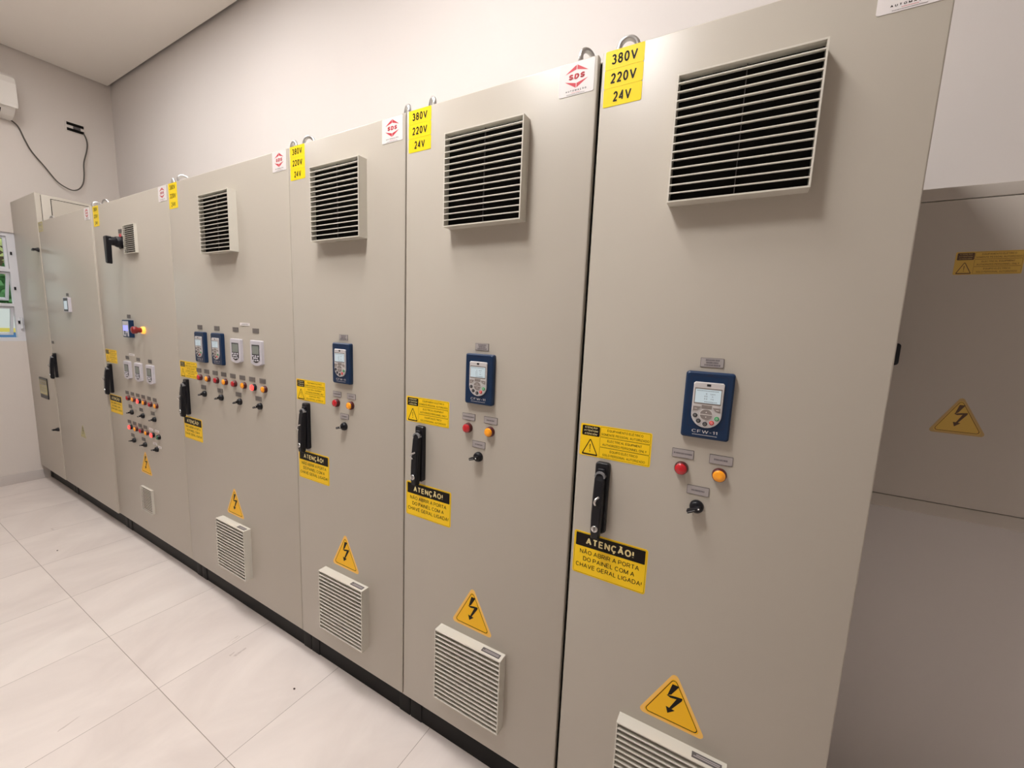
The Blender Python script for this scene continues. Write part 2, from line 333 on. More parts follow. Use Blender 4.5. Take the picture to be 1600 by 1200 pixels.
# window: aluminium frame with three top-hung sashes per bay
win = bpy.data.objects.new('window_1', None); COL.objects.link(win); win['kind'] = 'structure'; win.location = (X0 - 0.05, (WY0 + WY1) / 2, WZ0); WLOC['window_1'] = Vector(win.location)
def xbox(b, x0, x1, y0, y1, z0, z1, k): b.box(x0, x1, y0, y1, z0, z1, k)
fx0, fx1 = X0 - 0.065, X0 - 0.015
ym = (WY0 + WY1) / 2
b = MB()
b.box(fx0, fx1, WY1 - 0.050, WY1 - 0.001, WZ0, WZ1, 'win_white'); b.box(fx0, fx1, WY0 + 0.001, WY0 + 0.045, WZ0, WZ1, 'win_white')
for (ya, yb) in ((WY0 + 0.045, ym - 0.02), (ym + 0.02, WY1 - 0.050)):
    for (za, zb) in ((WZ0, WZ0 + 0.028), (WZ1 - 0.030, WZ1), (1.486, 1.510), (1.764, 1.788)): b.box(fx0, fx1, ya, yb, za, zb, 'win_white')
b.box(fx0, fx1, ym - 0.02, ym + 0.02, WZ0, WZ1, 'win_white')
part('window_frame', b.mesh('window_frame'), win, (0, 0, 0))
for o in [c for c in win.children]: o.location = -Vector(win.location)
sash_rows = [(1.231, 1.486, 24), (1.510, 1.764, 28), (1.788, 2.046, 0)]
for (ya, yb) in ((ym + 0.021, WY1 - 0.051), (WY0 + 0.046, ym - 0.021)):
    for (z0, z1, tilt) in sash_rows:
        h = z1 - z0; w = yb - ya; fr = 0.016
        b = MB(); b.box(-0.012, 0.012, 0, fr, -h, 0, 'win_white'); b.box(-0.012, 0.012, w - fr, w, -h, 0, 'win_white')
        b.box(-0.012, 0.012, fr, w - fr, -fr, 0, 'win_white'); b.box(-0.012, 0.012, fr, w - fr, -h, -h + fr, 'win_white')
        s = part('sash', b.mesh('sash'), win, (X0 - 0.045, ya, z1), (0, math.radians(tilt), 0))
        b = MB(); b.box(-0.002, 0.002, fr, w - fr, -h + fr, -fr, 'glass'); g = part('glass_pane', b.mesh('glass_pane'), s, (0, 0, 0)); g.location = (0, 0, 0)
for zz in (1.913, 1.634, 1.359):
    b = MB(); b.box(fx1, fx1 + 0.008, -0.041, -0.031, zz - 0.012, zz + 0.012, 'black'); o = part('latch', b.mesh('latch'), win, (0, 0, 0)); o.location = -Vector(win.location)
b = MB(); b.box(fx1, fx1 + 0.018, -0.030, -0.022, 1.30, 1.40, 'win_white'); b.tube([(fx1 + 0.022, -0.026, 1.31), (fx1 + 0.030, -0.026, 1.35), (fx1 + 0.02, -0.026, 1.39)], 0.005, 'win_white')
o = part('latch_lever', b.mesh('latch_lever'), win, (0, 0, 0)); o.location = -Vector(win.location)
# ================================================================== CEILING LIGHTS (recessed square LED panels)
for n_, (lx, ly, st) in enumerate(LAMPS):
    mname = 'led_on_%d' % n_
    M[mname] = mat('led_diffuser_lit', (0.9, 0.9, 0.9), 0.5, emit=LAMP_COL, es=st * (0.28 / LAMP_SIZE) ** 2)
    lab = ['square LED panel in the ceiling over the wide cabinet with four keypads', 'square LED panel in the ceiling directly over the narrow cabinets',
           'square LED panel in the ceiling nearest the window wall', 'square LED panel in the ceiling farthest from the cabinet row'][n_]
    t = thing('ceiling_light', (lx, ly, ZC), lab, 'ceiling light', 'recessed LED panels in the ceiling')
    h = LAMP_SIZE / 2
    b = MB(); b.ring(rrect(2 * h + 0.03, 2 * h + 0.03, 0.005), rrect(2 * h, 2 * h, 0.005), 0, 'win_white')
    me = b.mesh('trim_ring')
    # turn the flat x,z ring into a horizontal one with a little thickness
    b = MB()
    for (xa, xb, ya, yb) in ((-h - 0.015, h + 0.015, -h - 0.015, -h), (-h - 0.015, h + 0.015, h, h + 0.015), (-h - 0.015, -h, -h, h), (h, h + 0.015, -h, h)):
        b.box(xa, xb, ya, yb, -0.008, -0.0005, 'win_white')
    part('trim_frame', b.mesh('trim_frame'), t, (lx, ly, ZC))
    b = MB(); b.box(-h, h, -h, h, -0.005, -0.001, mname); part('diffuser', b.mesh('diffuser'), t, (lx, ly, ZC))
# ================================================================== CABINET PARTS (local: x right, z up, -y out of the door)
def m_grille(w, d, n, deep):
    def f():
        b = MB(); h = w; t = 0.0032
        # frame as four walls with bevelled outer edge
        b.box(-w/2, -w/2 + t, -d, 0, -h/2, h/2, 'grille'); b.box(w/2 - t, w/2, -d, 0, -h/2, h/2, 'grille')
        b.box(-w/2 + t, w/2 - t, -d, 0, h/2 - t, h/2, 'grille'); b.box(-w/2 + t, w/2 - t, -d, 0, -h/2, -h/2 + t, 'grille')
        p = (h - t) / (n + 1); iw = w/2 - t
        for i in range(1, n + 1):
            z = h/2 - t/2 - p * i
            # rain louvre: rounded front lip, blade rising to the back
            yf, yb_ = -d, -d * 0.68; zr = p * (0.16 if deep else 0.10)
            prof = [(yf, z - 0.0014), (yf - 0.0004, z), (yf, z + 0.0014), (yf + 0.002, z + 0.0016), (yb_, z + zr), (yb_, z + zr - 0.0012), (yf + 0.002, z - 0.0010)]
            vs = [(-iw, y, zz) for y, zz in prof] + [(iw, y, zz) for y, zz in prof]; m_ = len(prof)
            fs = [(q, m_ + q, m_ + (q + 1) % m_, (q + 1) % m_) for q in range(m_)]
            b.add(vs, fs, 'grille')
        if w > 0.2: b.box(-0.0008, 0.0008, -d * 0.55, -d * 0.40, -h/2 + t, h/2 - t, 'plate_edge')
        return b.mesh('ventilation_grille')
    return cached(('gr', w, d, n, deep), f)
def m_gback(w, deep, d):
    def f():
        b = MB(); b.box(-w/2 + 0.004, w/2 - 0.004, -d * (0.42 if deep else 0.30), -0.0005, -w/2 + 0.004, w/2 - 0.004, 'dark_void' if deep else 'filter'); return b.mesh('filter_shade_back')  # upper grilles get a near-black block as painted shade; lower ones a filter
    return cached(('gb', w, deep, d), f)
def m_gtag():
    def f():
        b = MB(); b.box(-0.032, 0.032, -0.008, 0.008, 0, 0.0006, 'plate_edge'); b.box(-0.028, 0.028, -0.0035, -0.001, 0.0006, 0.0008, 'plate'); b.box(-0.022, 0.028, 0.001, 0.0035, 0.0006, 0.0008, 'plate'); return b.mesh('maker_tag')
    return cached('gtag', f)
def grille(root, x, z, w, d, n, tag=False):
    deep = z > 1 and w > 0.2
    g = part('ventilation_grille', m_grille(w, d, n, deep), root, (x, 0, z)); part('filter_shade_back', m_gback(w, deep, d), g, (x, 0, z))
    if tag: part('maker_tag', m_gtag(), g, (x + w/2 - 0.042, -d/2 - 0.001, z + w/2))
def m_volt(t, first):
    def f():
        b = MB(); w, h = 0.087, 0.0390
        b.prism(rrect(w, h, 0.003), -0.0006, 0, 'volt')
        b.text(t, 0.0, 0, 0.058 if len(t) > 3 else 0.041, 0.0215, 'ink', -0.0008, 0.175); return b.mesh('voltage_sticker')
    return cached(('v', t), f)
def m_logo():
    def f():
        b = MB(); b.prism(rrect(0.088, 0.072, 0.004), -0.0008, 0, 'white'); y = -0.0010
        for sg in (1, -1):
            for sx in (1, -1): b.flat([(sx * 0.0008, 0.0045 + sg * 0.0252), (sx * 0.0008, 0.0045 + sg * 0.0150), (sx * 0.0290, 0.0045 + sg * 0.0080)], y, 'red_ink')
        b.text('SDS', 0, 0.0045, 0.040, 0.0120, 'red_ink', y, 0.26, 0.12)
        b.text('A U T O M A Ç Ã O', 0, -0.0258, 0.052, 0.0036, 'ink', y, 0.2)
        for cx, w, z, k in ((0, 0.022, -0.0303, 'red_ink'), (0, 0.046, -0.0333, 'ink')):
            q = -w / 2
            while q < w / 2 - 0.001:
                l = random.uniform(0.0006, 0.0012); b.flat([(q, z - 0.0005), (q + l, z - 0.0005), (q + l, z + 0.0005), (q, z + 0.0005)], y, k); q += l + 0.0005
        return b.mesh('company_sticker')
    return cached('logo', f)
def tri_pts(w, h, cz, r): return rpoly([(-w/2, cz - h/2), (w/2, cz - h/2), (0, cz + h/2)], r)
def m_warn(scale=1.0):
    def f():
        b = MB(); w, h = 0.177, 0.083; y1, y2, y3 = -0.0007, -0.0009, -0.0011
        b.prism(rrect(w, h, 0.004), -0.0006, 0, 'yellow')
        b.flat(rrect(0.046, 0.026, 0.003, -0.061, 0.0245), y1, 'ink')
        for i, t in enumerate(('ATENÇÃO!', 'ATTENTION!', 'ATENCIÓN!')): b.text(t, -0.061, 0.0325 - i * 0.0080, 0.033 if i != 1 else 0.036, 0.0046, 'cream', y2, 0.16)
        b.ring([(x - 0.061, z) for x, z in tri_pts(0.044, 0.045, -0.0165, 0.0025)], [(x - 0.061, z) for x, z in tri_pts(0.035, 0.036, -0.0172, 0.001)], y1, 'ink')
        b.flat([(-0.0622, -0.010), (-0.0617, -0.0245), (-0.0603, -0.0245), (-0.0598, -0.010)], y1, 'ink')
        b.flat([(-0.061 + 0.0015 * math.cos(a), -0.0285 + 0.0015 * math.sin(a)) for a in [i * math.pi / 4 for i in range(8)]], y1, 'ink')
        rows = (('EQUIPAMENTO ELÉTRICO', 'SOMENTE PESSOAL AUTORIZADO'), ('ELECTRICAL EQUIPMENT', 'AUTHORIZED PERSONNEL ONLY'), ('EQUIPO ELÉCTRICO', 'SOLO PERSONAL AUTORIZADO'))
        for i, (a, c) in enumerate(rows):
            z = 0.0262 - 0.0262 * i
            b.ring(rrect(0.122, 0.0255, 0.0025, 0.0245, z), rrect(0.1208, 0.0243, 0.002, 0.0245, z), y1, 'ink')
            wa = (0.087, 0.084, 0.068)[i]; wc = (0.116, 0.108, 0.104)[i]
            b.text(a, 0.0245, z + 0.0050, wa, 0.0058, 'ink', y1, 0.0); b.text(c, 0.0245, z - 0.0058, wc, 0.0058, 'ink', y1, 0.0)
        if scale != 1.0: b.v = [(x * scale, y, z * scale) for x, y, z in b.v]
        if scale != 1.0: b.mats = [{'yellow': 'aged_yellow', 'cream': 'aged_edge', 'ink': 'aged_ink'}[k_] for k_ in b.mats]
        return b.mesh('warning_sticker')
    return cached(('warn', scale), f)
def m_att(pale=False):
    def f():
        bgk = 'yellow'
        b = MB(); w, h = 0.190, 0.118; y1, y2 = -0.0008, -0.0010
        b.prism(rrect(w, h, 0.006), -0.0006, 0, bgk)
        b.ring(rrect(w - 0.005, h - 0.005, 0.005), rrect(w - 0.0062, h - 0.0062, 0.0045), y1, 'ink')
        b.flat(rrect(0.179, 0.036, 0.002, 0, 0.0365), y1, 'ink')
        b.text('ATENÇÃO!', 0, 0.0358, 0.124, 0.0185, 'cream', y2, 0.20)
        for i, (t, ww) in enumerate((('NÃO ABRIR A PORTA', 0.154), ('DO PAINEL COM A', 0.134), ('CHAVE GERAL LIGADA!', 0.172))): b.text(t, 0, 0.0045 - i * 0.0192, ww, 0.0120, 'ink', y1, 0.0)
        if pale: b.mats = [{'yellow': 'pale_yellow', 'cream': 'pale_yellow', 'ink': 'pale_ink'}[k_] for k_ in b.mats]
        return b.mesh('attention_sticker')
    return cached(('att', pale), f)
def m_tri(scale=1.0):
    def f():
        b = MB(); w, h = 0.152, 0.142
        b.prism(tri_pts(w * 1.05, h * 1.03, 0, 0.009), -0.0005, 0, 'tri_edge')
        b.flat(tri_pts(w * 0.90, h * 0.90, -0.003, 0.008), -0.0007, 'tri')
        b.ring(tri_pts(w * 0.855, h * 0.855, -0.0035, 0.0075), tri_pts(w * 0.815, h * 0.815, -0.0042, 0.006), -0.0008, 'ink')
        y = -0.0009   # lightning arrow in two bands plus head
        b.flat([(-0.004, 0.038), (-0.013, 0.003), (-0.004, 0.0095), (0.012, 0.038)], y, 'ink')
        b.flat([(-0.015, 0.0035), (0.006, 0.0085), (0.021, 0.0105), (0.021, 0.005), (-0.006, -0.0005)][::1], y - 0.0001, 'ink')
        b.flat([(0.021, 0.0105), (0.020, 0.003), (-0.001, -0.030), (-0.006, -0.028), (0.009, 0.004)], y - 0.0002, 'ink')
        b.flat([(-0.014, -0.027), (0.007, -0.030), (-0.009, -0.044)], y - 0.0003, 'ink')
        if scale != 1.0: b.v = [(x * scale, yy, z * scale) for x, yy, z in b.v]
        if scale == 0.685: b.mats = [{'tri': 'aged_yellow', 'tri_edge': 'aged_edge', 'ink': 'aged_ink'}[k_] for k_ in b.mats]
        if scale == 0.68: b.mats = [{'tri': 'pale_yellow', 'tri_edge': 'pale_yellow', 'ink': 'ink'}[k_] for k_ in b.mats]
        return b.mesh('high_voltage_sticker')
    return cached(('tri', scale), f)
def m_plate(seed, w=0.046, h=0.0205, k='plate', lines=2):
    def f():
        rnd = random.Random(seed); b = MB(); b.prism(rrect(w, h, 0.001), -0.0014, 0, 'plate_edge' if k.startswith('plate') else k)
        b.flat(rrect(w - 0.0016, h - 0.0016, 0.0008), -0.0016, k)
        for i in range(lines):
            z = (0.5 * (lines - 1) - i) * h / (lines + 0.8); tot = w * rnd.uniform(0.5, 0.85); q = -tot / 2
            while q < tot / 2:
                l = rnd.uniform(0.0009, 0.0020); hh = h * 0.09
                b.flat([(q, z - hh), (q + l, z - hh), (q + l, z + hh), (q, z + hh)], -0.0018, 'ink_soft'); q += l + 0.0008
        return b.mesh('nameplate')
    return cached(('pl', seed % 5, w, h, k, lines), f)
def m_handle():
    def f():
        b = MB()
        b.prism([(-0.0175, -0.086), (-0.006, -0.092), (0.010, -0.092), (0.0175, -0.086)] + [(0.0175, 0.086)] + [(0.0165, 0.091), (0.012, 0.0935), (-0.012, 0.0935), (-0.0165, 0.091), (-0.0175, 0.086)], -0.014, 0, 'black', 0.003)
        b.box(-0.0095, 0.0095, -0.020, -0.012, 0.060, 0.080, 'black', 0.003)
        return b.mesh('door_handle')
    return cached('h1', f)
def m_lever():
    def f():
        b = MB()
        # arched lever: side profile (distance out, z) swept over the width
        prof = [(0.012, 0.066), (0.022, 0.066), (0.030, 0.050), (0.035, 0.010), (0.038, -0.040), (0.040, -0.078), (0.037, -0.099), (0.028, -0.103), (0.022, -0.098), (0.020, -0.060), (0.016, 0.0), (0.012, 0.030)]
        def wd(z): return 0.0125 if z > -0.06 else 0.0125 - 0.003 * min(1, (-0.06 - z) / 0.043)
        n = len(prof); vs = []
        for s in (-1, -0.72, 0.72, 1):
            for d, z in prof:
                ins = 0.0 if abs(s) < 0.9 else 0.0035
                vs.append((s * wd(z), -(d - ins if d > 0.021 else d), z))
        fs = []
        for q in range(3):
            for i in range(n): j = (i + 1) % n; fs.append((q * n + i, (q + 1) * n + i, (q + 1) * n + j, q * n + j))
        fs += [tuple(range(n)), tuple(3 * n + i for i in reversed(range(n)))]
        b.add(vs, fs, 'black')
        # grey arc painted in for the highlight at the pivot
        out = [(0.0135 * math.cos(a), 0.058 + 0.0135 * math.sin(a)) for a in [math.pi * i / 12 for i in range(13)]]
        inn = [(0.0105 * math.cos(a), 0.056 + 0.0115 * math.sin(a)) for a in [math.pi * i / 12 for i in range(13)]]
        b.prism(out + inn[::-1], -0.027, -0.014, 'grey_mark')
        return b.mesh('lever')
    return cached('h2', f)
def m_lock():
    def f():
        b = MB(); b.lathe([(0.0085, 0.030), (0.0085, 0.0412), (0.0078, 0.0420), (0.0, 0.0422)], 'chrome', n=20)
        b.box(-0.0009, 0.0009, -0.0426, -0.042, -0.006, 0.006, 'ink'); return b.mesh('lock_cylinder')
    return cached('h3', f)
def m_hook():
    def f():
        b = MB(); b.tube([(0.003, -0.034, 0.010), (-0.001, -0.043, 0.007), (-0.003, -0.046, 0.0), (-0.002, -0.043, -0.007), (0.001, -0.034, -0.010)], 0.0030, 'chrome', 8); return b.mesh('padlock_eye')
    return cached('h4', f)
def handle(root, x):
    h = part('door_handle', m_handle(), root, (x, 0, 1.055)); part('lever', m_lever(), h, (x - 0.001, 0, 1.057))
    part('lock_cylinder', m_lock(), h, (x - 0.001, 0, 0.985), label='round silver key lock with a dark slot'); part('padlock_eye', m_hook(), h, (x - 0.001, 0, 1.056), label='small bright metal eye')
def silver_shape(w, top, bot):
    p = [(w/2 - 0.003, top), (w/2, top - 0.003)][::-1]
    pts = [(w/2, top - 0.003), (w/2 - 0.003, top), (-w/2 + 0.003, top), (-w/2, top - 0.003)]
    r = w / 2; cz = bot + r
    for i in range(0, 17): a = math.pi + math.pi * i / 16; pts.append((r * math.cos(a), cz + r * math.sin(a)))
    return pts
def keypad_blue(root, x, z, seed=0):
    def f1():
        b = MB(); b.prism(rrect(0.096, 0.147, 0.006), -0.014, 0, 'blue', 0.0035)
        b.ring(rrect(0.0740, 0.1130, 0.005, 0, 0.0085), rrect(0.0715, 0.1105, 0.004, 0, 0.0085), -0.0143, 'blue_line')
        b.flat([(-0.006, 0.0685), (0.006, 0.0685), (0.005, 0.0665), (-0.005, 0.0665)], -0.0144, 'blue_line')
        b.text('CFW-11', 0, -0.0575, 0.051, 0.0070, 'silver', -0.0144, 0.0)
        q = -0.024
        while q < 0.024: l = random.uniform(0.001, 0.002); b.flat([(q, -0.0660), (q + l, -0.0660), (q + l, -0.0645), (q, -0.0645)], -0.0144, 'silver'); q += l + 0.0006
        return b.mesh('drive_keypad')
    def f2():
        b = MB(); b.prism(silver_shape(0.060, 0.0515, -0.0480), -0.0185, -0.013, 'silver', 0.0012); y = -0.0187
        b.flat(rrect(0.008, 0.005, 0.0005, 0, 0.0455), y, 'key_black')
        b.flat(rrect(0.054, 0.036, 0.001, 0, 0.0215), y, 'key_grey')
        b.ring(rrect(0.0555, 0.0375, 0.001, 0, 0.0215), rrect(0.054, 0.036, 0.001, 0, 0.0215), y, 'key_white')
        b.flat([(-0.010, 0.002), (0.010, 0.002), (0.010, -0.006), (-0.010, -0.006)], y, 'key_grey')
        return b.mesh('silver_faceplate')
    def f3():
        b = MB(); b.prism(rrect(0.050, 0.0295, 0.001), -0.0195, -0.0185, 'lcd'); y = -0.0197
        for i, t in enumerate(('rpm', 'A', 'Hz')): b.text(t, 0.009, 0.0055 - i * 0.0055, (0.0095, 0.003, 0.006)[i], 0.0026, 'lcd_ink', y)
        for i, t in enumerate(('0', '0.0', '0.0')): b.text(t, -0.003 - 0.001 * (i > 0), 0.0055 - i * 0.0055, 0.0026 if i == 0 else 0.0060, 0.0032, 'lcd_ink', y)
        for z_, x0_, x1_ in ((0.0118, -0.022, 0.020), (-0.0118, -0.006, 0.018)):
            q = x0_
            while q < x1_: l = random.uniform(0.001, 0.002); b.flat([(q, z_ - 0.0007), (q + l, z_ - 0.0007), (q + l, z_ + 0.0007), (q, z_ + 0.0007)], y, 'lcd_ink'); q += l + 0.0008
        return b.mesh('screen')
    def f4(k, kind):
        def g():
            b = MB()
            if kind == 'round':
                b.lathe([(0.0048, 0.0), (0.0048, 0.0012), (0.0043, 0.0017), (0.0, 0.0018)], k, n=18)
                b.ring([(0.0022 * math.cos(a), 0.0022 * math.sin(a)) for a in [i * math.pi / 6 for i in range(12)]], [(0.0016 * math.cos(a), 0.0016 * math.sin(a)) for a in [i * math.pi / 6 for i in range(12)]], -0.0020, 'key_white' if k != 'key_black' else 'plate')
            elif kind == 'soft':
                pts = [(-0.0075, 0.0045), (-0.0075, -0.0060), (0.002, -0.0035), (0.0085, 0.0045)]
                b.prism(pts, -0.0012, 0, 'key_grey'); b.ring([(x_ * 1.1, z_ * 1.12) for x_, z_ in pts], pts, -0.0006, 'key_white'); b.flat([(-0.0045, 0.0), (-0.0045, -0.0012), (0.001, -0.0012), (0.001, 0.0)], -0.0014, 'key_white')
            else:
                a_ = [math.pi * i / 14 for i in range(15)]; pts = [(0.0118 * math.cos(t), 0.0008 + 0.0105 * math.sin(t)) for t in a_]
                b.prism(pts, -0.0014, 0, 'key_grey'); b.ring([(0.0132 * math.cos(t), -0.0002 + 0.0122 * math.sin(t)) for t in a_], [(0.0118 * math.cos(t), 0.0008 + 0.0105 * math.sin(t)) for t in a_], -0.0008, 'key_white')
                b.flat([(-0.0016, 0.0040), (0.0016, 0.0040), (0, 0.0068)], -0.0016, 'key_white')
            return b.mesh('key')
        return cached(('key', k, kind), g)
    k = part('drive_keypad', cached('kb1', f1), root, (x, 0, z)); s = part('silver_faceplate', cached('kb2', f2), k, (x, 0, z)); part('screen', cached('kb3', f3), k, (x, 0, z + 0.0215))
    yk = -0.0187; zc = z - 0.0180
    part('navigation_key', f4('key_grey', 'half'), k, (x, yk, zc)); part('navigation_key', f4('key_grey', 'half'), k, (x, yk, zc - 0.0005), (0, math.pi, 0))
    part('soft_key', f4('key_grey', 'soft'), k, (x - 0.0195, yk, z - 0.0060))
    b2 = cached('softR', lambda: mirror_x(f4('key_grey', 'soft'))); part('soft_key', b2, k, (x + 0.0195, yk, z - 0.0060))
    for dx, dz, c, lb in ((-0.0215, -0.0220, 'key_black', 'black round key'), (-0.0140, -0.0335, 'key_black', 'black round key'), (-0.0005, -0.0390, 'key_black', 'black round key'), (0.0125, -0.0350, 'key_red', 'red round stop key'), (0.0215, -0.0250, 'key_green', 'green round start key')):
        part('round_key', f4(c, 'round'), k, (x + dx, yk, z + dz), label=lb)
def mirror_x(me):
    bm = bmesh.new(); bm.from_mesh(me)
    for v in bm.verts: v.co.x *= -1
    bmesh.ops.reverse_faces(bm, faces=bm.faces); m2 = bpy.data.meshes.new(me.name); bm.to_mesh(m2); bm.free()
    for m_ in me.materials: m2.materials.append(m_)
    return m2
def keypad_white(root, x, z):
    def f1():
        b = MB(); w, h = 0.084, 0.108
        pts = [(w/2, h/2 - 0.003), (w/2 - 0.003, h/2), (-w/2 + 0.003, h/2), (-w/2, h/2 - 0.003), (-w/2, -h/2 + 0.010)]
        for i in range(1, 12): t = i / 12; pts.append((-w/2 + w * t, -h/2 + 0.010 - 0.010 * math.sin(math.pi * t)))
        pts.append((w/2, -h/2 + 0.010)); b.prism(pts, -0.012, 0, 'hmi_white', 0.002)
        return b.mesh('white_keypad')
    def f2():
        b = MB(); w = 0.056; pts = [(w/2, 0.036), (-w/2, 0.036), (-w/2, -0.028)]
        for i in range(1, 12): t = i / 12; pts.append((-w/2 + w * t, -0.028 - 0.013 * math.sin(math.pi * t)))
        pts.append((w/2, -0.028)); b.prism(pts, -0.0128, -0.011, 'key_black')
        b.flat(rrect(0.049, 0.036, 0.001, 0, 0.0135), -0.0130, 'lcd_dull')
        return b.mesh('screen')
    def f3():
        b = MB(); b.prism([(0.0052 * math.cos(a), 0.0034 * math.sin(a)) for a in [i * math.pi / 8 for i in range(16)]], -0.0025, 0, 'hmi_white', 0.0006); return b.mesh('key')
    k = part('white_keypad', cached('kw1', f1), root, (x, 0, z)); part('screen', cached('kw2', f2), k, (x, 0, z), label='dull grey-green screen in a black surround')
    for dx, dz in ((-0.019, -0.012), (0.0, -0.012), (0.019, -0.012), (-0.0125, -0.021), (0.0, -0.0205), (0.0125, -0.021), (-0.016, -0.030), (0.0, -0.0315), (0.016, -0.030)):
        part('key', cached('kw3', f3), k, (x + dx, -0.0126, z + dz))
def m_bezel(): return cached('bz', lambda: (lambda b: (b.lathe([(0.0150, 0), (0.0150, 0.004), (0.0142, 0.011), (0.0125, 0.0125), (0.0, 0.0125)], 'red_ring', n=24), b.mesh('pilot_lamp'))[1])(MB()))
def m_bezel2(): return cached('bz2', lambda: (lambda b: (b.lathe([(0.0150, 0), (0.0150, 0.004), (0.0142, 0.011), (0.0125, 0.0125), (0.0, 0.0125)], 'black', n=24), b.mesh('pilot_lamp'))[1])(MB()))
def m_lens(k): return cached(('ln', k), lambda: (lambda b: (b.lathe([(0.0128, 0.009), (0.0128, 0.0135), (0.0118, 0.0155), (0.0070, 0.0168), (0.0, 0.0172)], k, n=24), b.mesh('lens'))[1])(MB()))
def lamp(root, x, z, k):
    p = part('pilot_lamp', m_bezel() if k in ('amber_lamp', 'red_lamp') else m_bezel2(), root, (x, 0, z)); part('lens', m_lens(k), p, (x, 0, z), label={'red_lamp': 'unlit dark red lens', 'amber_lamp': 'amber lens', 'green_lamp': 'unlit dark green lens', 'red_lit': 'glowing red lens'}[k])
def m_selb():
    def f():
        b = MB(); b.lathe([(0.0150, 0), (0.0150, 0.005), (0.0138, 0.009), (0.0125, 0.011), (0.0105, 0.013), (0.0, 0.013)], 'black', n=24); return b.mesh('selector_switch')
    return cached('sb', f)
def m_selk(long_=True):
    def f():
        b = MB(); L = 0.020 if long_ else 0.013
        b.box(-L, 0.010, -0.026, -0.011, -0.0038, 0.0038, 'black2', 0.0018); b.box(-L + 0.001, -0.002, -0.0264, -0.026, -0.0008, 0.0008, 'grey_mark')
        b.lathe([(0.0018, 0.0255), (0.0018, 0.0268), (0.0, 0.0268)], 'white', c=(0.0065, 0), n=10)
        return b.mesh('knob')
    return cached(('sk', long_), f)
def selector(root, x, z, ang=-25):
    p = part('selector_switch', m_selb(), root, (x, 0, z)); part('knob', m_selk(), p, (x, 0, z), (0, math.radians(ang), 0))
def m_eye():
    def f():
        b = MB(); R = 0.0215
        b.tube([(R * math.cos(a), 0, 0.036 + R * math.sin(a)) for a in [2 * math.pi * i / 28 for i in range(28)]], 0.0062, 'zinc', 10, closed=True)
        b.lathe([(0.0165, 0.0), (0.0165, 0.006), (0.010, 0.010), (0.008, 0.016), (0.0, 0.016)], 'zinc', n=20, axis='z'); return b.mesh('lifting_eye')
    return cached('eye', f)
def body_mesh(w, top, gap=0.001):
    b = MB(); b.box(-w/2 + gap, w/2 - gap, 0.0200, DEPTH, 0.10, top, 'body', 0.003); return b.mesh('body')
def door_mesh(xa, xb, top, bot, yf=0.0, split=None):
    b = MB(); b.box(xa, xb, yf, 0.0185, bot, top, 'door', 0.0035); return b.mesh('door')
def plinth_mesh(w, yf=0.040, left_leg=False):
    b = MB(); b.box(-w/2 + 0.002, w/2 - 0.002, yf + 0.003, DEPTH - 0.02, 0.0, 0.0995, 'plinth')
    for s in (-1, 1):
        xa = s * (w/2 - 0.0015); xb = s * (w/2 - 0.055); b.box(min(xa, xb), max(xa, xb), yf, yf + 0.06, 0.0, 0.0995, 'plinth', 0.0015)
    b.box(-w/2 + 0.002, w/2 - 0.002, 0.030, 0.034, 0.096, DB + 0.002, 'plinth')
    return b.mesh('plinth')
GAP = {1: 0.0016, 2: 0.0016, 3: 0.0022, 4: 0.0030, 5: 0.0050, 6: 0.0095}
def cabinet(i, label, top=DT, yf=0.0, eyes=()):
    x0, x1 = SEAM[i - 1], SEAM[i]; w = x1 - x0; cx = (x0 + x1) / 2
    r = thing('electrical_cabinet', (cx, DEPTH / 2, 0), label, 'electrical cabinet', 'row of grey electrical cabinets')
    part('body', body_mesh(w, top - 0.006), r, (cx, 0, 0))
    gl = GAP.get(i - 1, 0.002) / 2; gr = GAP.get(i, 0.002) / 2
    if i == 1: gl = 0.004
    part('door', door_mesh(x0 + gl - cx, x1 - gr - cx, top, DB, yf), r, (cx, 0, 0))
    b = MB(); b.box(-w/2 + 0.0025, w/2 - 0.0025, 0.0187, 0.0198, 0.13, top - 0.012, 'dark_void'); part('door_gap_shade', b.mesh('door_gap_shade'), r, (cx, 0, 0))  # near-black sheet painted in as the shade inside the door gaps
    part('plinth', plinth_mesh(w), r, (cx, 0, 0))
    for ex, ea in eyes: part('lifting_eye', m_eye(), r, (ex, 0.055, top - 0.007), (0, 0, math.radians(ea)), label='galvanised ring bolt on the roof')
    return r, x0, x1, cx
def std(r, x0, x1, logo=True, volt=True, warn=True):
    if volt:
        for k_, t in enumerate(('380V', '220V', '24V')): part('voltage_sticker', m_volt(t, k_ == 0), r, (x0 + 0.056, 0, 2.0845 - 0.0395 * k_), label='yellow sticker reading ' + t)
    if logo: part('company_sticker', m_logo(), r, (x1 - 0.057, 0, 2.067))
    if warn:
        part('warning_sticker', m_warn(), r, (x0 + 0.099, 0, 1.198)); part('attention_sticker', m_att(), r, (x0 + 0.107, 0, 0.891))
    handle(r, x0 + 0.077)
